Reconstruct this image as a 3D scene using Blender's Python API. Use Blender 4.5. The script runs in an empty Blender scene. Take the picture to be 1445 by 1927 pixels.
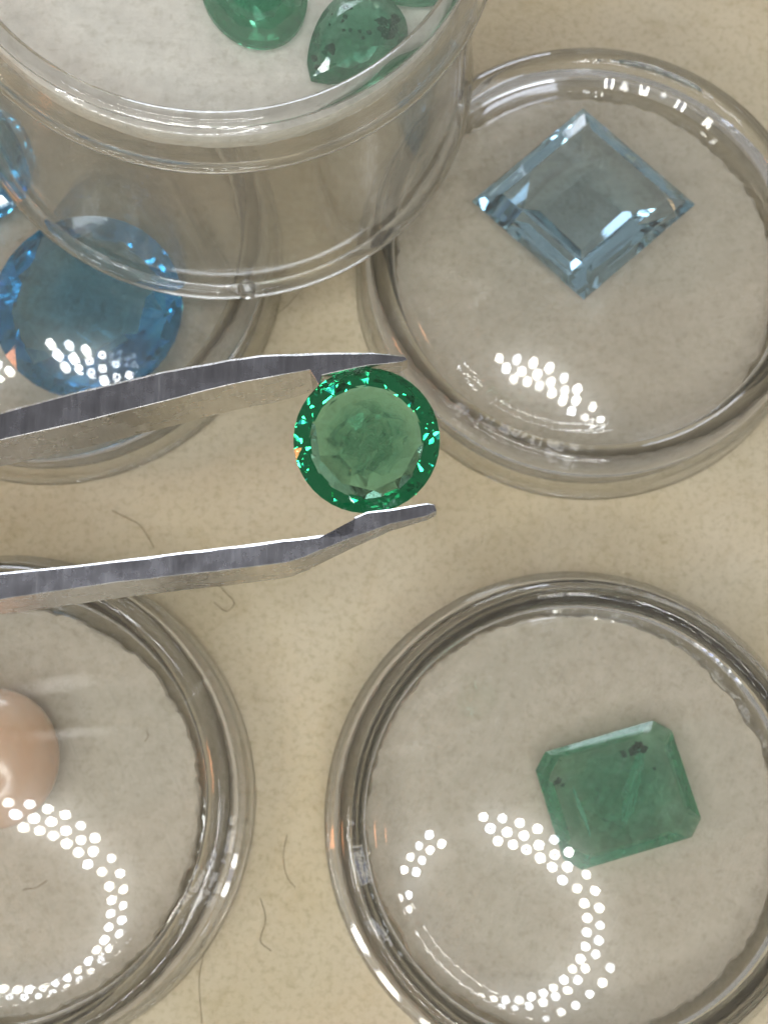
import bpy, bmesh, math, random
from mathutils import Vector, Matrix, noise
R_ = math.radians
# ------------------------------------------------------------------ camera, world, lights (1 unit = 1 cm)
sc = bpy.context.scene
sc.unit_settings.system = 'METRIC'; sc.unit_settings.scale_length = 0.01
cam = bpy.data.cameras.new('camera'); cam_o = bpy.data.objects.new('camera', cam)
sc.collection.objects.link(cam_o); sc.camera = cam_o
cam.sensor_fit = 'VERTICAL'; cam.sensor_height = 24.0; cam.lens = 24.0 * 2700 / 1927
cam.clip_start = 0.1; cam.clip_end = 1000
cam_o.location = (0, -2.20386, 10.86836); cam_o.rotation_euler = (R_(12), 0, 0)
cam.dof.use_dof = True; cam.dof.focus_distance = 8.1; cam.dof.aperture_fstop = 0.62

world = bpy.data.worlds.new('World'); sc.world = world; world.use_nodes = True
bg = world.node_tree.nodes['Background']
bg.inputs[0].default_value = (1.0, 0.965, 0.91, 1); bg.inputs[1].default_value = 0.27

def area(name, loc, target, size, power, col, shape='DISK'):
    l = bpy.data.lights.new(name, 'AREA'); l.shape = shape; l.size = size; l.energy = power; l.color = col
    o = bpy.data.objects.new(name, l); sc.collection.objects.link(o)
    o.location = loc; o.rotation_euler = (Vector(target) - Vector(loc)).to_track_quat('-Z', 'Y').to_euler()
    return o
# ring lamp with rows of small cool white diodes, standing on the near left side of the table
LED_C = Vector((-6.0, -14.6, 25.0)); LED_P = 118.0
rl = random.Random(5)
def donut(l):
    # lens of a diode: bright collar round a dimmer bluish die
    l.use_nodes = True; nt = l.node_tree; em = nt.nodes['Emission']
    g = nt.nodes.new('ShaderNodeNewGeometry'); d = nt.nodes.new('ShaderNodeVectorMath'); d.operation = 'DISTANCE'
    d.inputs[1].default_value = (.5, .5, 0); nt.links.new(g.outputs['Parametric'], d.inputs[0])
    r = nt.nodes.new('ShaderNodeValToRGB'); e = r.color_ramp.elements
    e[0].position = .17; e[0].color = (.008, .016, .05, 1); e[1].position = .27; e[1].color = (1, 1, 1, 1)
    x = e.new(.40); x.color = (1, 1, .95, 1); y = e.new(.50); y.color = (.04, .07, .16, 1)
    nt.links.new(d.outputs['Value'], r.inputs['Fac']); nt.links.new(r.outputs['Color'], em.inputs['Color'])
def diode(r, deg):
    a = R_(deg); p = LED_C + Vector((r * math.cos(a), r * math.sin(a), 0))
    c = rl.choice([(1.0, 0.97, 0.90), (1.0, 0.98, 0.94), (0.90, 0.94, 1.0)])
    donut(area('ring_lamp_diode', p, (p.x + 4, p.y + 8, 0), rl.uniform(.88, 1.08), LED_P * rl.uniform(.6, 1.25), c).data)
deg = -166
while deg < 181:
    gap = 84 < deg < 113 or 150 < deg < 160
    if not gap:
        rows = (11.1, 12.6)
        if 28 < deg < 84: rows = (10.2, 11.4, 12.6)
        if -165 < deg < -20: rows = (10.9, 12.3, 15.2)
        for k, r in enumerate(rows):
            diode(r + rl.uniform(-.12, .12), deg + k * 4.4 + rl.uniform(-.6, .6))
    deg += 9.2
# warm bulb to the left, a shaded table lamp, and a window further off
area('warm_lamp', (-44, -6, 19), (0, 0, 0), 7.0, 1900, (1.0, 0.38, 0.15))
area('window', (-12, 85, 21), (0, 0, 0), 32, 30000, (0.78, 0.85, 1.0), 'SQUARE')

sc.view_settings.view_transform = 'Standard'; sc.view_settings.look = 'None'
sc.view_settings.exposure = 0.32; sc.view_settings.gamma = 1.0
cy = sc.cycles
cy.use_denoising = True; cy.max_bounces = 10; cy.transmission_bounces = 10; cy.use_light_tree = False; cy.glossy_bounces = 5
cy.transparent_max_bounces = 26; cy.diffuse_bounces = 3; cy.sample_clamp_indirect = 6.0
cy.caustics_reflective = True; cy.caustics_refractive = True; cy.blur_glossy = 0.2; cy.use_adaptive_sampling = True; cy.adaptive_threshold = 0.05; cy.adaptive_min_samples = 16

# ------------------------------------------------------------------ helpers
def link(o): sc.collection.objects.link(o); return o
def obj(name, bm, mat, parent=None, smooth=None):
    me = bpy.data.meshes.new(name)
    bmesh.ops.recalc_face_normals(bm, faces=bm.faces)
    bm.to_mesh(me); bm.free(); me.materials.append(mat)
    if smooth is not None:
        me.shade_smooth(); me.set_sharp_from_angle(angle=R_(smooth))
    o = link(bpy.data.objects.new(name, me))
    if parent: o.parent = parent
    return o
def tag(o, label, cat, group=None):
    o['label'] = label; o['category'] = cat
    if group: o['group'] = group
    return o
def thing(name, loc, label, cat, group=None):
    o = link(bpy.data.objects.new(name, None)); o.location = loc; o.empty_display_size = .3
    return tag(o, label, cat, group)
def lathe(profile, seg=160, closed=True):
    """solid of revolution; profile points with r == 0 sit on the axis"""
    bm = bmesh.new(); rings = []
    for r, z in profile:
        if r <= 1e-6: rings.append([bm.verts.new((0, 0, z))])
        else: rings.append([bm.verts.new((r * math.cos(2 * math.pi * i / seg), r * math.sin(2 * math.pi * i / seg), z)) for i in range(seg)])
    n = len(rings)
    for k in range(n if closed else n - 1):
        a, b = rings[k], rings[(k + 1) % n]
        if len(a) == 1 and len(b) == 1: continue
        for i in range(seg):
            j = (i + 1) % seg
            if len(a) == 1: bm.faces.new((a[0], b[i], b[j]))
            elif len(b) == 1: bm.faces.new((a[i], b[0], a[j]))
            else: bm.faces.new((a[i], b[i], b[j], a[j]))
    return bm
def hull(points):
    bm = bmesh.new()
    for p in points: bm.verts.new(p)
    ret = bmesh.ops.convex_hull(bm, input=bm.verts)
    junk = [v for v in bm.verts if not v.link_faces]
    bmesh.ops.delete(bm, geom=junk, context='VERTS')
    bmesh.ops.dissolve_limit(bm, angle_limit=R_(1.0), verts=bm.verts, edges=bm.edges)
    return bm
def arc(cx, cz, rx, rz, a0, a1, n):
    return [(cx + rx * math.cos(R_(a0 + (a1 - a0) * i / n)), cz + rz * math.sin(R_(a0 + (a1 - a0) * i / n))) for i in range(n + 1)]

# ------------------------------------------------------------------ materials
def new_mat(name):
    m = bpy.data.materials.new(name); m.use_nodes = True; nt = m.node_tree
    for n in list(nt.nodes): nt.nodes.remove(n)
    out = nt.nodes.new('ShaderNodeOutputMaterial')
    def N(t, **kw):
        n = nt.nodes.new(t)
        for k, v in kw.items():
            if k.startswith('i_'):
                key = k[2:]; n.inputs[int(key) if key.isdigit() else key.replace('_', ' ')].default_value = v
            else: setattr(n, k, v)
        return n
    return m, nt, N, (lambda a, b: nt.links.new(a, b)), out
def ramp(N, stops):
    r = N('ShaderNodeValToRGB'); e = r.color_ramp.elements
    while len(e) < len(stops): e.new(.5)
    for el, (p, c) in zip(e, stops): el.position = p; el.color = c if len(c) == 4 else (*c, 1)
    return r

def mat_table():
    m, nt, N, L, out = new_mat('cream_paper')
    tc = N('ShaderNodeTexCoord')
    big = N('ShaderNodeTexNoise', i_Scale=.55, i_Detail=5, i_Roughness=.6); L(tc.outputs['Object'], big.inputs['Vector'])
    mid = N('ShaderNodeTexNoise', i_Scale=5.5, i_Detail=6, i_Roughness=.62); L(tc.outputs['Object'], mid.inputs['Vector'])
    c1 = ramp(N, [(.30, (.54, .46, .305)), (.52, (.575, .50, .36)), (.74, (.61, .545, .42))]); L(big.outputs['Fac'], c1.inputs['Fac'])
    c2 = ramp(N, [(.28, (.90, .885, .83)), (.48, (1, 1, 1)), (.75, (1.0, 1.0, .98))]); L(mid.outputs['Fac'], c2.inputs['Fac'])
    mx = N('ShaderNodeMix', data_type='RGBA', blend_type='MULTIPLY'); mx.inputs['Factor'].default_value = 1
    L(c1.outputs['Color'], mx.inputs['A']); L(c2.outputs['Color'], mx.inputs['B'])
    gr = N('ShaderNodeTexNoise', i_Scale=19, i_Detail=4, i_Roughness=.6); L(tc.outputs['Object'], gr.inputs['Vector'])
    c3 = ramp(N, [(.32, (.84, .83, .79)), (.52, (1, 1, 1)), (.75, (1, 1, 1))]); L(gr.outputs['Fac'], c3.inputs['Fac'])
    m3 = N('ShaderNodeMix', data_type='RGBA', blend_type='MULTIPLY'); m3.inputs['Factor'].default_value = 1
    L(mx.outputs['Result'], m3.inputs['A']); L(c3.outputs['Color'], m3.inputs['B']); mx = m3
    # fine specks pressed into the paper
    dn = N('ShaderNodeTexNoise', i_Scale=9, i_Detail=2); L(tc.outputs['Object'], dn.inputs['Vector'])
    ad = N('ShaderNodeMix', data_type='VECTOR'); ad.inputs['Factor'].default_value = .10
    L(tc.outputs['Object'], ad.inputs['A']); L(dn.outputs['Color'], ad.inputs['B'])
    vo = N('ShaderNodeTexVoronoi', i_Scale=6.0, i_Randomness=1.0); L(ad.outputs['Result'], vo.inputs['Vector'])
    sz = N('ShaderNodeSeparateColor'); L(vo.outputs['Color'], sz.inputs['Color'])
    ss = N('ShaderNodeMapRange', i_1=.45, i_2=1.0, i_3=0.0, i_4=.17); L(sz.outputs['Red'], ss.inputs['Value'])
    lt = N('ShaderNodeMath', operation='SUBTRACT'); L(ss.outputs['Result'], lt.inputs[0]); L(vo.outputs['Distance'], lt.inputs[1])
    sm = N('ShaderNodeMapRange', interpolation_type='SMOOTHSTEP', i_1=-.03, i_2=.12, i_3=0, i_4=.28); L(lt.outputs[0], sm.inputs['Value'])
    sp = N('ShaderNodeMix', data_type='RGBA', blend_type='MIX'); L(sm.outputs['Result'], sp.inputs['Factor'])
    L(mx.outputs['Result'], sp.inputs['A']); sp.inputs['B'].default_value = (.30, .24, .10, 1)
    fine = N('ShaderNodeTexNoise', i_Scale=38, i_Detail=4, i_Roughness=.7); L(tc.outputs['Object'], fine.inputs['Vector'])
    bp = N('ShaderNodeBump', i_Strength=.35, i_Distance=.02); L(fine.outputs['Fac'], bp.inputs['Height'])
    b = N('ShaderNodeBsdfPrincipled', i_Roughness=.75); b.inputs['Specular IOR Level'].default_value = .25
    L(sp.outputs['Result'], b.inputs['Base Color']); L(bp.outputs['Normal'], b.inputs['Normal']); L(b.outputs[0], out.inputs['Surface'])
    return m
def mat_foam(name, lo, hi):
    m, nt, N, L, out = new_mat(name)
    tc = N('ShaderNodeTexCoord')
    n1 = N('ShaderNodeTexNoise', i_Scale=7, i_Detail=6, i_Roughness=.65); L(tc.outputs['Object'], n1.inputs['Vector'])
    c = ramp(N, [(.30, lo), (.68, hi)]); L(n1.outputs['Fac'], c.inputs['Fac'])
    gr = N('ShaderNodeTexNoise', i_Scale=21, i_Detail=4, i_Roughness=.65); L(tc.outputs['Object'], gr.inputs['Vector'])
    c3 = ramp(N, [(.32, (.86, .85, .82)), (.50, (1, 1, 1)), (.72, (1.0, 1.0, 1.0))]); L(gr.outputs['Fac'], c3.inputs['Fac'])
    m3 = N('ShaderNodeMix', data_type='RGBA', blend_type='MULTIPLY'); m3.inputs['Factor'].default_value = 1
    L(c.outputs['Color'], m3.inputs['A']); L(c3.outputs['Color'], m3.inputs['B'])
    v = N('ShaderNodeTexVoronoi', i_Scale=24); L(tc.outputs['Object'], v.inputs['Vector'])
    n2 = N('ShaderNodeTexNoise', i_Scale=30, i_Detail=3); L(tc.outputs['Object'], n2.inputs['Vector'])
    ad = N('ShaderNodeMath', operation='ADD'); L(v.outputs['Distance'], ad.inputs[0]); L(n2.outputs['Fac'], ad.inputs[1])
    bp = N('ShaderNodeBump', i_Strength=.22, i_Distance=.015); L(ad.outputs[0], bp.inputs['Height'])
    b = N('ShaderNodeBsdfPrincipled', i_Roughness=.95); b.inputs['Specular IOR Level'].default_value = .1
    L(m3.outputs['Result'], b.inputs['Base Color']); L(bp.outputs['Normal'], b.inputs['Normal']); L(b.outputs[0], out.inputs['Surface'])
    return m
def mat_thin(name='clear_styrene', tint=(.985, .985, .975), f0=.05, haze=.05, veil=.004):
    """thin clear plastic: lets light straight through, mirrors by Fresnel, faintly scuffed"""
    m, nt, N, L, out = new_mat(name)
    lw = N('ShaderNodeLayerWeight'); lw.inputs['Blend'].default_value = .5
    pw = N('ShaderNodeMath', operation='POWER'); L(lw.outputs['Facing'], pw.inputs[0]); pw.inputs[1].default_value = 5
    mr = N('ShaderNodeMapRange', i_1=0, i_2=1, i_3=f0, i_4=1.0); L(pw.outputs[0], mr.inputs['Value'])
    tr = N('ShaderNodeBsdfTransparent', i_Color=(*tint, 1))
    gl = N('ShaderNodeBsdfGlossy', i_Roughness=.0); gl.inputs['Color'].default_value = (1, 1, 1, 1)
    g2 = N('ShaderNodeBsdfGlossy', i_Roughness=.2)
    tc = N('ShaderNodeTexCoord')
    ns = N('ShaderNodeTexNoise', i_Scale=2.2, i_Detail=2, i_Roughness=.7); L(tc.outputs['Object'], ns.inputs['Vector'])
    hz = N('ShaderNodeMapRange', i_1=.45, i_2=.75, i_3=.28, i_4=.28 + haze * 5); L(ns.outputs['Fac'], hz.inputs['Value'])
    gm = N('ShaderNodeMixShader'); L(hz.outputs['Result'], gm.inputs[0]); L(gl.outputs[0], gm.inputs[1]); L(g2.outputs[0], gm.inputs[2])
    mx = N('ShaderNodeMixShader'); L(mr.outputs['Result'], mx.inputs[0]); L(tr.outputs[0], mx.inputs[1]); L(gm.outputs[0], mx.inputs[2])
    # hairline scuffs: faint diffuse veil
    df = N('ShaderNodeBsdfDiffuse', i_Color=(.8, .8, .8, 1))
    mp = N('ShaderNodeMapping'); mp.inputs['Scale'].default_value = (2.5, 40, 4); mp.inputs['Rotation'].default_value = (0, 0, .6)
    L(tc.outputs['Object'], mp.inputs['Vector'])
    sn = N('ShaderNodeTexNoise', i_Scale=1.6, i_Detail=1); L(mp.outputs['Vector'], sn.inputs['Vector'])
    sr = N('ShaderNodeMapRange', i_1=.60, i_2=.80, i_3=veil, i_4=veil + haze); L(sn.outputs['Fac'], sr.inputs['Value'])
    m2 = N('ShaderNodeMixShader'); L(sr.outputs['Result'], m2.inputs[0]); L(mx.outputs[0], m2.inputs[1]); L(df.outputs[0], m2.inputs[2])
    L(m2.outputs[0], out.inputs['Surface'])
    return m
def mat_glass(name, col=(1, 1, 1), ior=1.5, rough=0.0, bump=0.0, density=0, vcol=(1, 1, 1), milk=0, milk_col=(1, 1, 1), milk_scale=6, pass_through=0):
    m, nt, N, L, out = new_mat(name)
    g = N('ShaderNodeBsdfGlass', i_IOR=ior, i_Roughness=rough); g.inputs['Color'].default_value = (*col, 1)
    tc = N('ShaderNodeTexCoord')
    if bump:
        n = N('ShaderNodeTexNoise', i_Scale=3.0, i_Detail=3); L(tc.outputs['Object'], n.inputs['Vector'])
        b = N('ShaderNodeBump', i_Strength=bump, i_Distance=.03); L(n.outputs['Fac'], b.inputs['Height']); L(b.outputs['Normal'], g.inputs['Normal'])
    last = g.outputs[0]
    if milk:
        n = N('ShaderNodeTexNoise', i_Scale=milk_scale, i_Detail=6, i_Roughness=.65, i_Distortion=.8); L(tc.outputs['Object'], n.inputs['Vector'])
        r = N('ShaderNodeMapRange', i_1=.35, i_2=.72, i_3=milk * .25, i_4=milk); L(n.outputs['Fac'], r.inputs['Value'])
        t = N('ShaderNodeBsdfTranslucent', i_Color=(*milk_col, 1)); d = N('ShaderNodeBsdfDiffuse', i_Color=(*milk_col, 1))
        a = N('ShaderNodeMixShader'); a.inputs[0].default_value = .5; L(t.outputs[0], a.inputs[1]); L(d.outputs[0], a.inputs[2])
        x = N('ShaderNodeMixShader'); L(r.outputs['Result'], x.inputs[0]); L(last, x.inputs[1]); L(a.outputs[0], x.inputs[2]); last = x.outputs[0]
    if pass_through:
        t = N('ShaderNodeBsdfTransparent'); x = N('ShaderNodeMixShader'); x.inputs[0].default_value = pass_through
        L(last, x.inputs[1]); L(t.outputs[0], x.inputs[2]); last = x.outputs[0]
    L(last, out.inputs['Surface'])
    if density:
        v = N('ShaderNodeVolumeAbsorption', i_Density=density); v.inputs['Color'].default_value = (*vcol, 1); L(v.outputs[0], out.inputs['Volume'])
    return m
def mat_veil(name, col, amount, scale=9, fade=.25):
    m, nt, N, L, out = new_mat(name)
    tc = N('ShaderNodeTexCoord')
    n = N('ShaderNodeTexNoise', i_Scale=scale, i_Detail=7, i_Roughness=.68, i_Distortion=1.2); L(tc.outputs['Object'], n.inputs['Vector'])
    r0 = N('ShaderNodeMapRange', i_1=.36, i_2=.70, i_3=amount * .15, i_4=amount); L(n.outputs['Fac'], r0.inputs['Value'])
    ln = N('ShaderNodeVectorMath', operation='LENGTH'); L(tc.outputs['Object'], ln.inputs[0])
    fd = N('ShaderNodeMapRange', interpolation_type='SMOOTHSTEP', i_1=fade * .35, i_2=fade, i_3=1, i_4=0); L(ln.outputs['Value'], fd.inputs['Value'])
    r = N('ShaderNodeMath', operation='MULTIPLY'); L(r0.outputs['Result'], r.inputs[0]); L(fd.outputs['Result'], r.inputs[1])
    t = N('ShaderNodeBsdfTransparent'); d = N('ShaderNodeBsdfDiffuse', i_Color=(*col, 1)); tl = N('ShaderNodeBsdfTranslucent', i_Color=(*col, 1))
    a = N('ShaderNodeMixShader'); a.inputs[0].default_value = .5; L(d.outputs[0], a.inputs[1]); L(tl.outputs[0], a.inputs[2])
    x = N('ShaderNodeMixShader'); L(r.outputs[0], x.inputs[0]); L(t.outputs[0], x.inputs[1]); L(a.outputs[0], x.inputs[2])
    L(x.outputs[0], out.inputs['Surface'])
    return m
def mat_plain(name, col, rough=.6, metal=0, coat=0, spec=.5):
    m, nt, N, L, out = new_mat(name)
    b = N('ShaderNodeBsdfPrincipled', i_Roughness=rough, i_Metallic=metal); b.inputs['Base Color'].default_value = (*col, 1)
    b.inputs['Coat Weight'].default_value = coat; b.inputs['Specular IOR Level'].default_value = spec
    n = N('ShaderNodeTexNoise', i_Scale=12, i_Detail=4); tc = N('ShaderNodeTexCoord'); L(tc.outputs['Object'], n.inputs['Vector'])
    r = ramp(N, [(.3, tuple(c * .8 for c in col)), (.7, tuple(min(1, c * 1.1) for c in col))]); L(n.outputs['Fac'], r.inputs['Fac']); L(r.outputs['Color'], b.inputs['Base Color'])
    L(b.outputs[0], out.inputs['Surface'])
    return m
def mat_steel(name, lo, mid, hi):
    m, nt, N, L, out = new_mat(name)
    tc = N('ShaderNodeTexCoord'); mp = N('ShaderNodeMapping'); mp.inputs['Scale'].default_value = (26, 3, 3); mp.inputs['Rotation'].default_value = (0, 0, -.25)
    L(tc.outputs['Object'], mp.inputs['Vector'])
    n = N('ShaderNodeTexNoise', i_Scale=1.2, i_Detail=6, i_Roughness=.7); L(mp.outputs['Vector'], n.inputs['Vector'])
    n2 = N('ShaderNodeTexNoise', i_Scale=5, i_Detail=5, i_Roughness=.6); L(tc.outputs['Object'], n2.inputs['Vector'])
    c = ramp(N, [(.3, lo), (.6, mid), (.78, hi)]); L(n.outputs['Fac'], c.inputs['Fac'])
    rr = N('ShaderNodeMapRange', i_1=.3, i_2=.7, i_3=.16, i_4=.36); L(n2.outputs['Fac'], rr.inputs['Value'])
    bp = N('ShaderNodeBump', i_Strength=.25, i_Distance=.01); L(n.outputs['Fac'], bp.inputs['Height'])
    b = N('ShaderNodeBsdfPrincipled', i_Metallic=1.0); L(c.outputs['Color'], b.inputs['Base Color']); L(rr.outputs['Result'], b.inputs['Roughness'])
    L(bp.outputs['Normal'], b.inputs['Normal']); L(b.outputs[0], out.inputs['Surface'])
    return m
def mat_pearl():
    m, nt, N, L, out = new_mat('peach_nacre')
    tc = N('ShaderNodeTexCoord'); n = N('ShaderNodeTexNoise', i_Scale=2.2, i_Detail=3); L(tc.outputs['Object'], n.inputs['Vector'])
    c = ramp(N, [(.3, (.55, .345, .21)), (.7, (.60, .43, .31))]); L(n.outputs['Fac'], c.inputs['Fac'])
    b = N('ShaderNodeBsdfPrincipled', i_Roughness=.22); L(c.outputs['Color'], b.inputs['Base Color'])
    b.inputs['Specular IOR Level'].default_value = .7; b.inputs['Coat Weight'].default_value = .5; b.inputs['Coat Roughness'].default_value = .12
    b.inputs['Subsurface Weight'].default_value = .3; b.inputs['Subsurface Radius'].default_value = (.12, .07, .05); b.inputs['Subsurface Scale'].default_value = 1.0
    L(b.outputs[0], out.inputs['Surface'])
    return m
M = dict(table=mat_table(), foam=mat_foam('grey_white_foam', (.47, .425, .345), (.54, .495, .415)), wfoam=mat_foam('white_foam', (.70, .69, .68), (.86, .85, .84)),
         thin=mat_thin(), box=mat_thin('clear_box_styrene', (.965, .962, .94), .06, .03, .03), rim=mat_glass('clear_rim', (.985, .985, .98), 1.49, .0, .12, pass_through=.07),
         steel=mat_steel('dark_reflection_steel', (.20, .203, .235), (.28, .285, .325), (.48, .49, .53)), bright_steel=mat_steel('bright_reflection_steel', (.56, .55, .53), (.66, .65, .64), (.80, .80, .80)), pearl=mat_pearl(), hair=mat_plain('dark_fibre', (.32, .26, .17), .7),  # same steel twice: dark overhead and bright table reflections painted into base colours
         emerald=mat_glass('emerald', (.93, 1, .96), 1.57, 0, 0, 4.6, (.04, .72, .52)),
         emerald_pale=mat_glass('emerald_pale', (.95, 1, .97), 1.57, .0, .03, 2.0, (.07, .70, .48), .17, (.26, .64, .46), 5, pass_through=.06),
         emerald_milky=mat_glass('emerald_milky', (.92, 1, .96), 1.57, .03, .05, 2.6, (.04, .66, .42), .42, (.12, .46, .30), 4),
         aqua=mat_glass('aquamarine', (.98, 1, 1), 1.58, 0, 0, 0.48, (.08, .66, 1.0), pass_through=.03),
         topaz=mat_glass('blue_topaz', (.97, .99, 1), 1.62, 0, 0, 1.9, (.015, .74, 1.0), pass_through=.05),
         veil=mat_veil('cloudy_veil', (.46, .56, .42), .8, 8, .28), cloud=mat_veil('green_cloud', (.30, .70, .50), .42, 6, .42), crack=mat_veil('bright_crack', (.50, .95, .78), .95, 12, .30),
         dark=mat_plain('dark_inclusion', (.035, .028, .015), .8))

# ------------------------------------------------------------------ tabletop
bm = bmesh.new(); bmesh.ops.create_grid(bm, x_segments=40, y_segments=40, size=60)
o = obj('tabletop', bm, M['table']); o['kind'] = 'structure'

# ------------------------------------------------------------------ shallow gem jars
def dome(r, apex=.90, Rc=4.0): return apex - Rc + math.sqrt(Rc * Rc - r * r)
def make_jar(loc, label, turn):
    j = thing('gem_jar', loc, label, 'jar', 'shallow round gem jars'); j.rotation_euler.z = turn
    cup = [(0, .012), (1.60, .012), (1.66, .03), (1.68, .07), (1.68, .40), (1.62, .40), (1.62, .09), (1.58, .06), (0, .06)]
    obj('cup', lathe(cup), M['rim'], j, 35)
    top = [(r, dome(r)) for r in [0, .1, .2, .35, .5, .65, .8, .95, 1.1, 1.2, 1.3, 1.37, 1.43]] + [(1.47, dome(1.43) - .035), (1.495, dome(1.43) - .10)]
    low = [(1.43, dome(1.43) - .13)] + [(r, dome(r) - .085) for r in [1.37, 1.3, 1.2, 1.1, .95, .8, .65, .5, .35, .2, .1, 0]]
    lid = obj('lid', lathe(top + low), M['thin'], j, 60)
    # thick rounded ring of the lid
    rim = arc(1.612, .535, .112, .145, 180, 0, 22) + [(1.724, .44), (1.715, .41), (1.695, .405), (1.69, .42), (1.53, .44)]
    obj('rim', lathe(rim, 192), M['rim'], lid, 40)
    skirt = [(1.728, .455), (1.765, .455), (1.79, .43), (1.80, .38), (1.80, .06), (1.765, .06), (1.765, .39), (1.728, .415)]
    sk = obj('skirt', lathe(skirt, 192), M['thin'], lid, 30)
    obj('skirt_edge', lathe(arc(1.783, .05, .024, .03, 0, 360, 14)[:-1], 192), M['rim'], j, 80)
    return j
def make_foam(loc, r, h, mat, label, seed, rough=.014):
    rg = random.Random(seed); seg = 260
    bm = bmesh.new(); edge = []; e = 0
    for i in range(seg):
        e = e * .55 + rg.uniform(-1, 1) * rough
        edge.append(r + e)
    prof = [(0, 0), (.55, 0), (1, 0), (1.0, .35), (1.003, .7), (.992, .97), (.97, 1), (.6, 1), (.3, 1), (0, 1)]
    rings = []
    for k, (q, z) in enumerate(prof):
        if q == 0: rings.append([bm.verts.new((0, 0, z * h))]); continue
        rings.append([bm.verts.new((edge[i] * q * math.cos(2 * math.pi * i / seg), edge[i] * q * math.sin(2 * math.pi * i / seg), z * h + (rg.uniform(-.006, .006) if k in (5, 6) else 0))) for i in range(seg)])
    for a, b in zip(rings, rings[1:]):
        for i in range(seg):
            n = (i + 1) % seg
            if len(a) == 1: bm.faces.new((a[0], b[i], b[n]))
            elif len(b) == 1: bm.faces.new((a[i], b[0], a[n]))
            else: bm.faces.new((a[i], b[i], b[n], a[n]))
    o = obj('foam_pad', bm, mat, None, 50); o.location = loc
    return tag(o, label, 'foam pad', 'foam pads in the clear containers')

JARS = dict(aqua=(1.581, 1.996), emer=(1.369, -2.224), pearl=(-2.753, -2.103), topaz=(-2.606, 2.113))
FZ = .062; FH = .12; FT = FZ + FH
make_jar((*JARS['aqua'], 0), 'shallow round clear plastic jar holding the pale blue kite shaped stone', .3)
make_jar((*JARS['emer'], 0), 'shallow round clear plastic jar holding the rectangular green stone', 1.1)
make_jar((*JARS['pearl'], 0), 'shallow round clear plastic jar holding the peach coloured pearl', 2.0)
make_jar((*JARS['topaz'], 0), 'shallow round clear plastic jar with vivid blue stones under the tall box', 4.0)
make_foam((*JARS['aqua'], FZ), 1.50, FH, M['foam'], 'round grey white foam pad under the pale blue kite shaped stone', 1)
make_foam((*JARS['emer'], FZ), 1.50, FH, M['foam'], 'round grey white foam pad under the rectangular green stone', 2)
make_foam((JARS['pearl'][0] - .05, JARS['pearl'][1] - .04, FZ), 1.465, FH, M['foam'], 'round grey white foam pad under the peach pearl', 3)
make_foam((*JARS['topaz'], FZ), 1.50, FH, M['foam'], 'round grey white foam pad under the vivid blue stones', 4)

# ------------------------------------------------------------------ tall clear box standing across two jars
BOX = Matrix.Translation((-1.24, 3.44, .84)) @ Matrix.Rotation(.08, 4, 'Y')
bx = thing('tall_round_box', (0, 0, 0), 'tall clear round plastic box standing on two jar lids, green stones on top', 'box')
bx.matrix_world = BOX
body = [(0, 0), (1.84, 0)] + arc(1.86, .05, .05, .05, -80, 80, 8) + [(1.84, .12), (1.765, 2.20), (1.71, 2.20), (1.78, .12), (1.72, .07), (0, .07)]
obj('body', lathe(body, 192), M['box'], bx, 40)
obj('base_rim', lathe(arc(1.87, .055, .058, .052, 0, 360, 24)[:-1], 192), M['rim'], bx, 80)
lid_p = [(0, 2.36), (1.63, 2.36)] + arc(1.66, 2.25, .14, .11, 90, 0, 10) + [(1.825, 1.98), (1.785, 1.98), (1.765, 2.23), (1.72, 2.29), (1.63, 2.31), (0, 2.31)]
bl = obj('lid', lathe(lid_p, 192), M['box'], bx, 40)
obj('top_edge', lathe(arc(1.665, 2.325, .055, .05, 0, 360, 20)[:-1], 192), M['rim'], bl, 80)
obj('skirt_edge', lathe(arc(1.805, 1.975, .034, .028, 0, 360, 16)[:-1], 192), M['rim'], bl, 80)
bm = bmesh.new(); bmesh.ops.create_icosphere(bm, subdivisions=3, radius=1)
for v in bm.verts: v.co = Vector((v.co.x * .07, v.co.y * .05, v.co.z * .12 * (1.2 - .4 * v.co.z)))
g = obj('mould_mark', bm, M['rim'], bx, 60); a = R_(-83); g.location = (1.87 * math.cos(a), 1.87 * math.sin(a), .12)
f = make_foam((0, 0, 0), 1.69, .12, M['wfoam'], 'round white foam pad in the top of the tall box', 7, .003)
f.matrix_world = BOX @ Matrix.Translation((0, 0, 2.02))
BOX_FOAM = 2.14

# ------------------------------------------------------------------ stones
def ring(n, r, z, off=0., ax=1., ay=1., jit=0, rg=None):
    out = []
    for i in range(n):
        a = 2 * math.pi * (i + off) / n; q = r * (1 + (rg.uniform(-jit, jit) if jit else 0))
        out.append(Vector((q * ax * math.cos(a), q * ay * math.sin(a), z)))
    return out
def brilliant(R, ax=1., ay=1., table=.66, crown=.15, pav=.33, n=8, shape=None, jit=.012, seed=0, girdle=.03, bulge=.80):
    rg = random.Random(seed); P = []
    P += ring(n, R * table, crown * R * 1.0, 0, ax, ay, jit, rg)
    P += ring(n, R * (table + 1) / 2 * 1.035, crown * R * .62, .5, ax, ay, jit, rg)
    P += ring(n * 4, R, girdle * R, 0, ax, ay) + ring(n * 4, R, -girdle * R, 0, ax, ay)
    P += ring(n * 2, R * bulge, -pav * R * (1.32 - bulge * .95), .5, ax, ay, jit, rg)
    P += ring(n, R * .42, -pav * R * .92, 0, ax, ay, jit, rg) + [Vector((0, 0, -pav * R))]
    if shape: P = [shape(p) for p in P]
    return P
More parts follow.
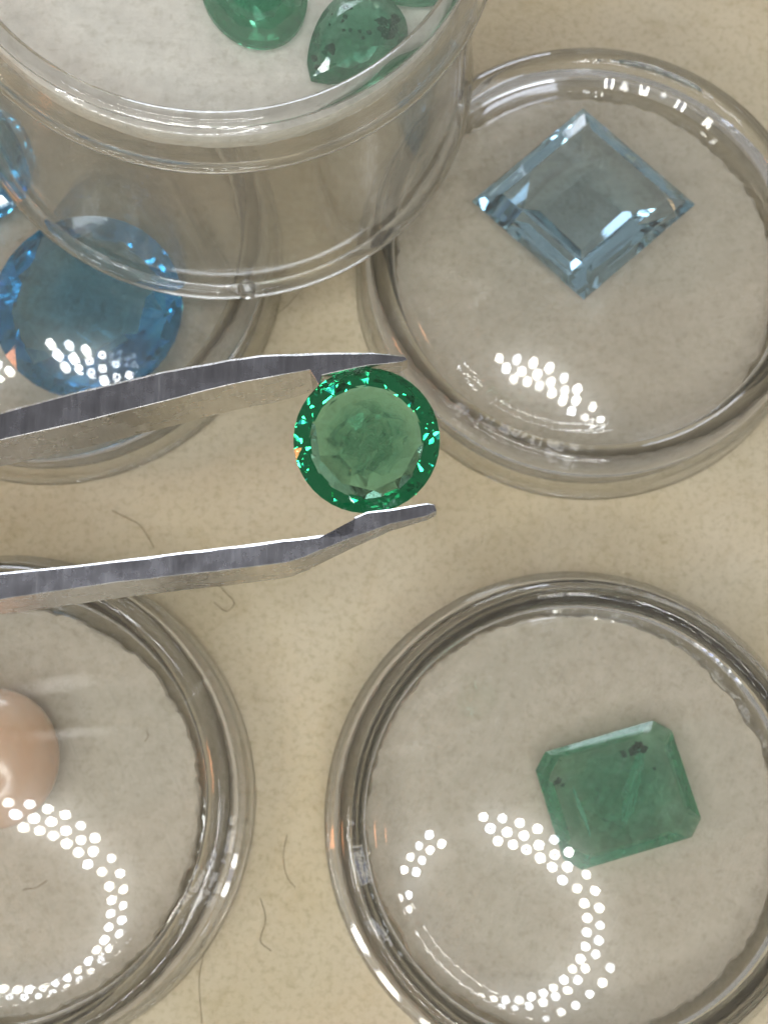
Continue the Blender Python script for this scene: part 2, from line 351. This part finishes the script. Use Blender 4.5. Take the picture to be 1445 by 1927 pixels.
def blob(r, seed, flat=.5, sub=2, rag=.7):
    bm = bmesh.new(); bmesh.ops.create_icosphere(bm, subdivisions=sub, radius=1); rg = random.Random(seed); of = Vector((rg.random() * 50,) * 3)
    for v in bm.verts:
        k = 1 + rag * noise.noise(v.co * (1.6 if rag < 1 else 2.4) + of); v.co = Vector((v.co.x * r * k, v.co.y * r * k * .8, v.co.z * r * flat * k))
    return bm
def stone(name, pts, mat, mw, label, group=None):
    o = obj(name, hull(pts), mat); o.matrix_world = mw
    return tag(o, label, 'gemstone', group)
T = Matrix.Translation
def Rz(d): return Matrix.Rotation(R_(d), 4, 'Z')
def Rx(d): return Matrix.Rotation(R_(d), 4, 'X')
def Ry(d): return Matrix.Rotation(R_(d), 4, 'Y')

# round stone held in the tweezers
em = stone('round_gemstone', brilliant(.415, table=.70, crown=.17, pav=.45, n=10, seed=3, bulge=.72), M['emerald'], T((-.098, -.112, 2.98)) @ Rx(8) @ Ry(1) @ Rz(25),
           'round faceted green stone gripped between the tweezer tips')
v = obj('cloud_inclusion', blob(.25, 4, .10, 4), M['veil'], em, 180); v.location = (.01, -.01, -.02)
for k, (x, y, s) in enumerate([(.05, .10, .022), (-.09, .05, .014), (.10, -.01, .018), (-.02, -.13, .012)]):
    d = obj('speck', blob(s, 10 + k, .5), M['veil'], em); d.location = (x, y, -.03)

# rectangular step-cut stone
def octa(hx, hy, c, z): return [Vector((sx * (hx - (c if k else 0)), sy * (hy - (0 if k else c)), z)) for sx in (-1, 1) for sy in (-1, 1) for k in (0, 1)]
P = octa(.335, .25, .075, .135) + octa(.43, .345, .095, .09) + octa(.515, .43, .105, .02) + octa(.515, .43, .105, -.015) + octa(.40, .32, .09, -.10) + octa(.24, .17, .06, -.165) + [Vector((-.08, 0, -.185)), Vector((.08, 0, -.185))]
st = stone('rectangular_gemstone', P, M['emerald_pale'], T((1.675, -2.045, FT + .19)) @ Rx(-2) @ Rz(16),
           'rectangular step cut milky green stone with clipped corners')
v = obj('cloud_inclusion', blob(.36, 23, .12, 4), M['cloud'], st, 180); v.location = (0, 0, 0.03)
c = obj('crack', blob(.20, 21, .12, 3), M['crack'], st, 180); c.location = (.12, .03, -.01); c.rotation_euler = (.7, .3, 1.0); c.scale = (1.4, .35, 1)
for k, (x, y, s) in enumerate([(.24, .27, .035), (.19, .25, .022), (.12, .25, .02), (.27, .24, .018), (-.38, .20, .022), (-.35, .17, .012), (.30, .10, .012)]):
    d = obj('dark_speck', blob(s, 30 + k, .3, 3, 1.3), M['dark'], st); d.location = (x, y, .02)
d = obj('edge_chip', blob(.16, 44, .2, 3), M['crack'], st, 180); d.location = (-.30, -.05, .10); d.scale = (.09, 1.2, .3); d.rotation_euler = (0, 0, .06)

# pale blue kite-shaped stone
def sq(h, z, n=1, off=0): return [Vector((sx * h, sy * h, z)) for sx in (-1, 1) for sy in (-1, 1)]
P = []
for s, z in ((.74, .15), (.90, .085), (1, .015), (1, -.015)):
    P += [Vector((s, 0, z)), Vector((-s, 0, z)), Vector((0, s, z)), Vector((0, -s, z))]
for s, z in ((.80, -.16), (.52, -.33), (.25, -.415)):
    P += [Vector((s, 0, z)), Vector((-s, 0, z)), Vector((0, s, z)), Vector((0, -s, z))]
    for sx in (-1, 1):
        for sy in (-1, 1): P.append(Vector((sx * s * .56, sy * s * .56, z * .93)))
P.append(Vector((0, 0, -.45)))
P = [Vector((p.x * .855, p.y * .775, p.z)) for p in P]
stone('kite_gemstone', P, M['aqua'], T((1.535, 2.42, FT + .375)) @ Rx(2) @ Rz(-1), 'pale blue kite shaped transparent stone lying point down on foam')

# vivid blue stones
stone('large_blue_gemstone', brilliant(.72, ax=1.0, ay=1.03, table=.68, crown=.18, pav=.48, n=8, seed=8, bulge=.74), M['topaz'], T((-2.25, 1.60, FT + .335)) @ Rx(-3) @ Rz(12),
      'large vivid blue faceted round stone beneath the jar lid beside the tweezers')
stone('small_blue_gemstone', brilliant(.50, table=.58, crown=.22, pav=.55, n=8, seed=9), M['topaz'], T((-3.22, 2.78, FT + .29)) @ Rx(6) @ Ry(-5),
      'blue faceted stone seen through the wall of the tall box')

# peach button pearl
bm = bmesh.new(); bmesh.ops.create_uvsphere(bm, u_segments=64, v_segments=40, radius=1)
for v in bm.verts:
    k = 1 + .012 * noise.noise(v.co * 1.3); v.co = Vector((v.co.x * .485 * k, v.co.y * .50 * k, v.co.z * .30 * k))
p = tag(obj('pearl', bm, M['pearl'], None, 180), 'glossy peach pearl resting on grey foam inside a jar', 'pearl'); p.location = (-2.80, -1.80, FT + .295)

# green stones on top of the tall box
def pear(L, W):
    def s(p):
        t = (p.x + 1) / 2                     # 0 at the point, 1 at the round end
        return Vector((p.x * L, p.y * W * (0.42 + .58 * t ** .8) * (1 if p.x > -.9 else .55), p.z))
    return s
def on_box(lx, ly, lz, rot=0, tilt=0): return BOX @ T((lx, ly, BOX_FOAM + lz)) @ Rz(rot) @ Rx(tilt)
def box_local(x, y): q = BOX.inverted() @ Vector((x, y, 3.0)); return q.x, q.y
def pear_pts(L, W, crown, pav, seed): return [Vector((q.x, q.y, q.z)) for q in [pear(L, W)(p) for p in brilliant(1, table=.55, crown=crown, pav=pav, n=8, seed=seed, girdle=.02)]]
lx, ly = box_local(-.79, 2.69)
a = stone('oval_gemstone', [Vector((q.x * .40, q.y * .315, q.z)) for q in brilliant(1, table=.5, crown=.15, pav=.09, n=9, seed=5, girdle=.02)], M['emerald_milky'], on_box(lx, ly, .092, 110),
      'plump milky green stone without dark spots on white foam in the tall box', None)
lx, ly = box_local(-.19, 2.375)
b = stone('pear_gemstone', pear_pts(.36, .33, .11, .085, 6), M['emerald_milky'], on_box(lx, ly, .087, 47),
      'pear shaped green stone with black flecks on white foam', None)
rf = random.Random(12); SP = []
for cx_, cy_, n_, sp_, r_ in ((.20, -.12, 9, .035, .026), (-.02, .07, 5, .05, .015), (-.22, .02, 7, .04, .018), (.08, .12, 4, .05, .012), (.03, -.05, 3, .04, .012)):
    for k in range(n_): SP.append((cx_ + rf.gauss(0, sp_), cy_ + rf.gauss(0, sp_), r_ * rf.uniform(.5, 1.3)))
for k, (x, y, r_) in enumerate(SP):
    d = obj('black_fleck', blob(r_, 60 + k, .3, 3, 1.3), M['dark'], b); d.location = (x, y, .085 - (abs(x) + abs(y)) * .17); d.rotation_euler.z = k
lx, ly = box_local(.17, 2.79)
stone('rounded_gemstone', pear_pts(.27, .22, .13, .09, 7), M['emerald_milky'], on_box(lx, ly, .092, 15),
      'small green stone close to the edge of the white foam in the tall box', None)

# ------------------------------------------------------------------ tweezers
tw = thing('tweezers', (-1.0, -.3, 2.7), 'worn steel pointed tweezers holding the round green stone', 'tweezers')
UP_O = [(-9.557, -1.395), (-5.634, -.692), (-3.618, -.315), (-2.157, .023), (-1.715, .147), (-1.269, .257), (-.88, .332), (-.70, .36), (-.369, .376), (-.068, .376), (.119, .363), (.134, .338)]
UP_I = [(-9.528, -1.50), (-5.61, -.855), (-3.603, -.482), (-2.148, -.141), (-1.707, -.039), (-1.263, .079), (-.877, .181), (-.668, .222), (-.419, .269), (-.367, .181), (-.35, .240), (-.212, .272), (-.086, .300), (.104, .322)]
LO_I = [(-9.528, -1.52), (-5.564, -1.17), (-3.552, -1.023), (-2.106, -.891), (-1.688, -.85), (-.888, -.749), (-.359, -.683), (-.216, -.668), (-.186, -.659), (-.166, -.580), (-.093, -.548), (.037, -.530), (.24, -.497), (.284, -.503)]
LO_O = [(-9.499, -1.624), (-5.539, -1.338), (-3.536, -1.187), (-2.098, -1.041), (-1.472, -.947), (-.914, -.885), (-.533, -.835), (-.437, -.805), (-.358, -.769), (-.166, -.692), (.037, -.617), (.24, -.569), (.293, -.542)]
def depth(x):
    if x < -.6: return .50
    return max(.13, .50 - (x + .6) * .46)
def top_z(x): return 3.10 - max(0, x + .5) * .03
def arm(outer, inner, name):
    bm = bmesh.new(); loop = outer + inner[::-1]; rg = random.Random(len(name))
    # resample so that worn edges can wobble a little
    fine = []
    for (p, q) in zip(loop, loop[1:] + loop[:1]):
        n = max(1, int(math.hypot(q[0] - p[0], q[1] - p[1]) / .09))
        for i in range(n):
            t = i / n; fine.append((p[0] + (q[0] - p[0]) * t + rg.uniform(-.001, .001), p[1] + (q[1] - p[1]) * t + rg.uniform(-.0014, .0014)))
    area2 = sum(p[0] * q[1] - q[0] * p[1] for p, q in zip(fine, fine[1:] + fine[:1])); sgn = 1 if area2 > 0 else -1
    n = len(fine); inn = []
    for i in range(n):
        (ax, ay), (x, y), (bx_, by_) = fine[i - 1], fine[i], fine[(i + 1) % n]
        d = Vector((bx_ - ax, by_ - ay)).normalized(); ny = -d.x * sgn; w = (.017 if ny > 0 else .005) * (.75 + .6 * abs(noise.noise(Vector((x * 7, y * 7, 0))))) * (1 if x < -.15 else .7)
        inn.append((x - sgn * d.y * w, y + sgn * d.x * w, w * .78))
    tv = [bm.verts.new((x + 1.0, y + .3, top_z(x) - 2.7)) for x, y, _ in inn]
    cv = [bm.verts.new((x + 1.0, y + .3, top_z(x) - q[2] - 2.7)) for (x, y), q in zip(fine, inn)]
    bv = [bm.verts.new((x + 1.0, y + .3, top_z(x) - depth(x) - 2.7)) for x, y in fine]
    t = bm.faces.new(tv); u = bm.faces.new(bv[::-1]); u.material_index = 1
    for i in range(n):
        j = (i + 1) % n
        bm.faces.new((tv[j], tv[i], cv[i], cv[j])).material_index = 1  # chamfer in the lighter steel, a painted highlight along the edges
        bm.faces.new((cv[j], cv[i], bv[i], bv[j])).material_index = 1  # side faces: table's reflection painted in as a lighter steel colour
    bmesh.ops.triangulate(bm, faces=[f for f in bm.faces if len(f.verts) > 4])
    o = obj(name, bm, M['steel'], tw, 30); o.data.materials.append(M['bright_steel']); return o
arm(UP_O, UP_I, 'arm'); arm(LO_O, LO_I, 'arm')
bm = bmesh.new(); bmesh.ops.create_cube(bm, size=1)
for v in bm.verts: v.co = Vector((v.co.x * 1.2 - 8.95, v.co.y * .24 - 1.215, v.co.z * .46 + .14))
bmesh.ops.bevel(bm, geom=list(bm.edges), offset=.03, segments=2, affect='EDGES')
obj('joint', bm, M['steel'], tw, 40)

# ------------------------------------------------------------------ loose fibres on the paper and foam
def fibre(pts, z, label):
    cu = []
    P = [Vector((*p, z)) for p in pts]; P = [P[0] * 2 - P[1]] + P + [P[-1] * 2 - P[-2]]
    for i in range(1, len(P) - 2):
        for k in range(8):
            t = k / 8; a, b, c, d = P[i - 1:i + 3]
            cu.append(.5 * ((2 * b) + (c - a) * t + (2 * a - 5 * b + 4 * c - d) * t * t + (3 * b - a - 3 * c + d) * t ** 3))
    cu.append(P[-2]); bm = bmesh.new(); rings = []
    for i, p in enumerate(cu):
        d = (cu[min(i + 1, len(cu) - 1)] - cu[max(i - 1, 0)]).normalized(); s = Vector((-d.y, d.x, 0)); r = .0026
        rings.append([bm.verts.new(p + r * (s * math.cos(a) + Vector((0, 0, 1)) * math.sin(a))) for a in (0, 1.571, 3.142, 4.712)])
    for a, b in zip(rings, rings[1:]):
        for i in range(4): bm.faces.new((a[i], a[(i + 1) % 4], b[(i + 1) % 4], b[i]))
    bm.faces.new(rings[0]); bm.faces.new(rings[-1][::-1])
    return tag(obj('fibre', bm, M['hair'], None, 180), label, 'fibre', 'loose dark fibres')
fibre([(-1.314, -.381), (-1.229, -.505), (-1.145, -.60), (-1.20, -.669), (-1.30, -.60)], .008, 'thin curled fibre on cream paper under the lower tweezer arm')
fibre([(-.716, -2.329), (-.741, -2.482), (-.712, -2.633), (-.652, -2.709)], .008, 'thin bent fibre on cream paper between the pearl jar and the green stone jar')
fibre([(-.904, -2.784), (-.863, -2.934), (-.899, -3.083), (-.82, -3.157)], .008, 'thin wavy fibre on cream paper beside the pearl jar rim')
fibre([(-1.292, -3.12), (-1.336, -3.342), (-1.309, -3.66)], .008, 'long straight fibre on cream paper beside the pearl jar rim')
fibre([(-2.107, .118), (-1.982, .055), (-1.877, -.007), (-1.769, -.174)], .008, 'thin fibre on cream paper between the two tweezer arms')
fibre([(-.649, 1.945), (-.774, 1.788), (-.941, 1.654)], .008, 'thin fibre on cream paper below the tall clear box')
fibre([(-2.599, -2.716), (-2.502, -2.701), (-2.427, -2.652)], FT + .006, 'thin curved fibre on the foam beside the pearl')
fibre([(-1.75, -1.575), (-1.736, -1.623), (-1.759, -1.662)], FT + .006, 'tiny dark fibre on the foam near the rim of the pearl jar')
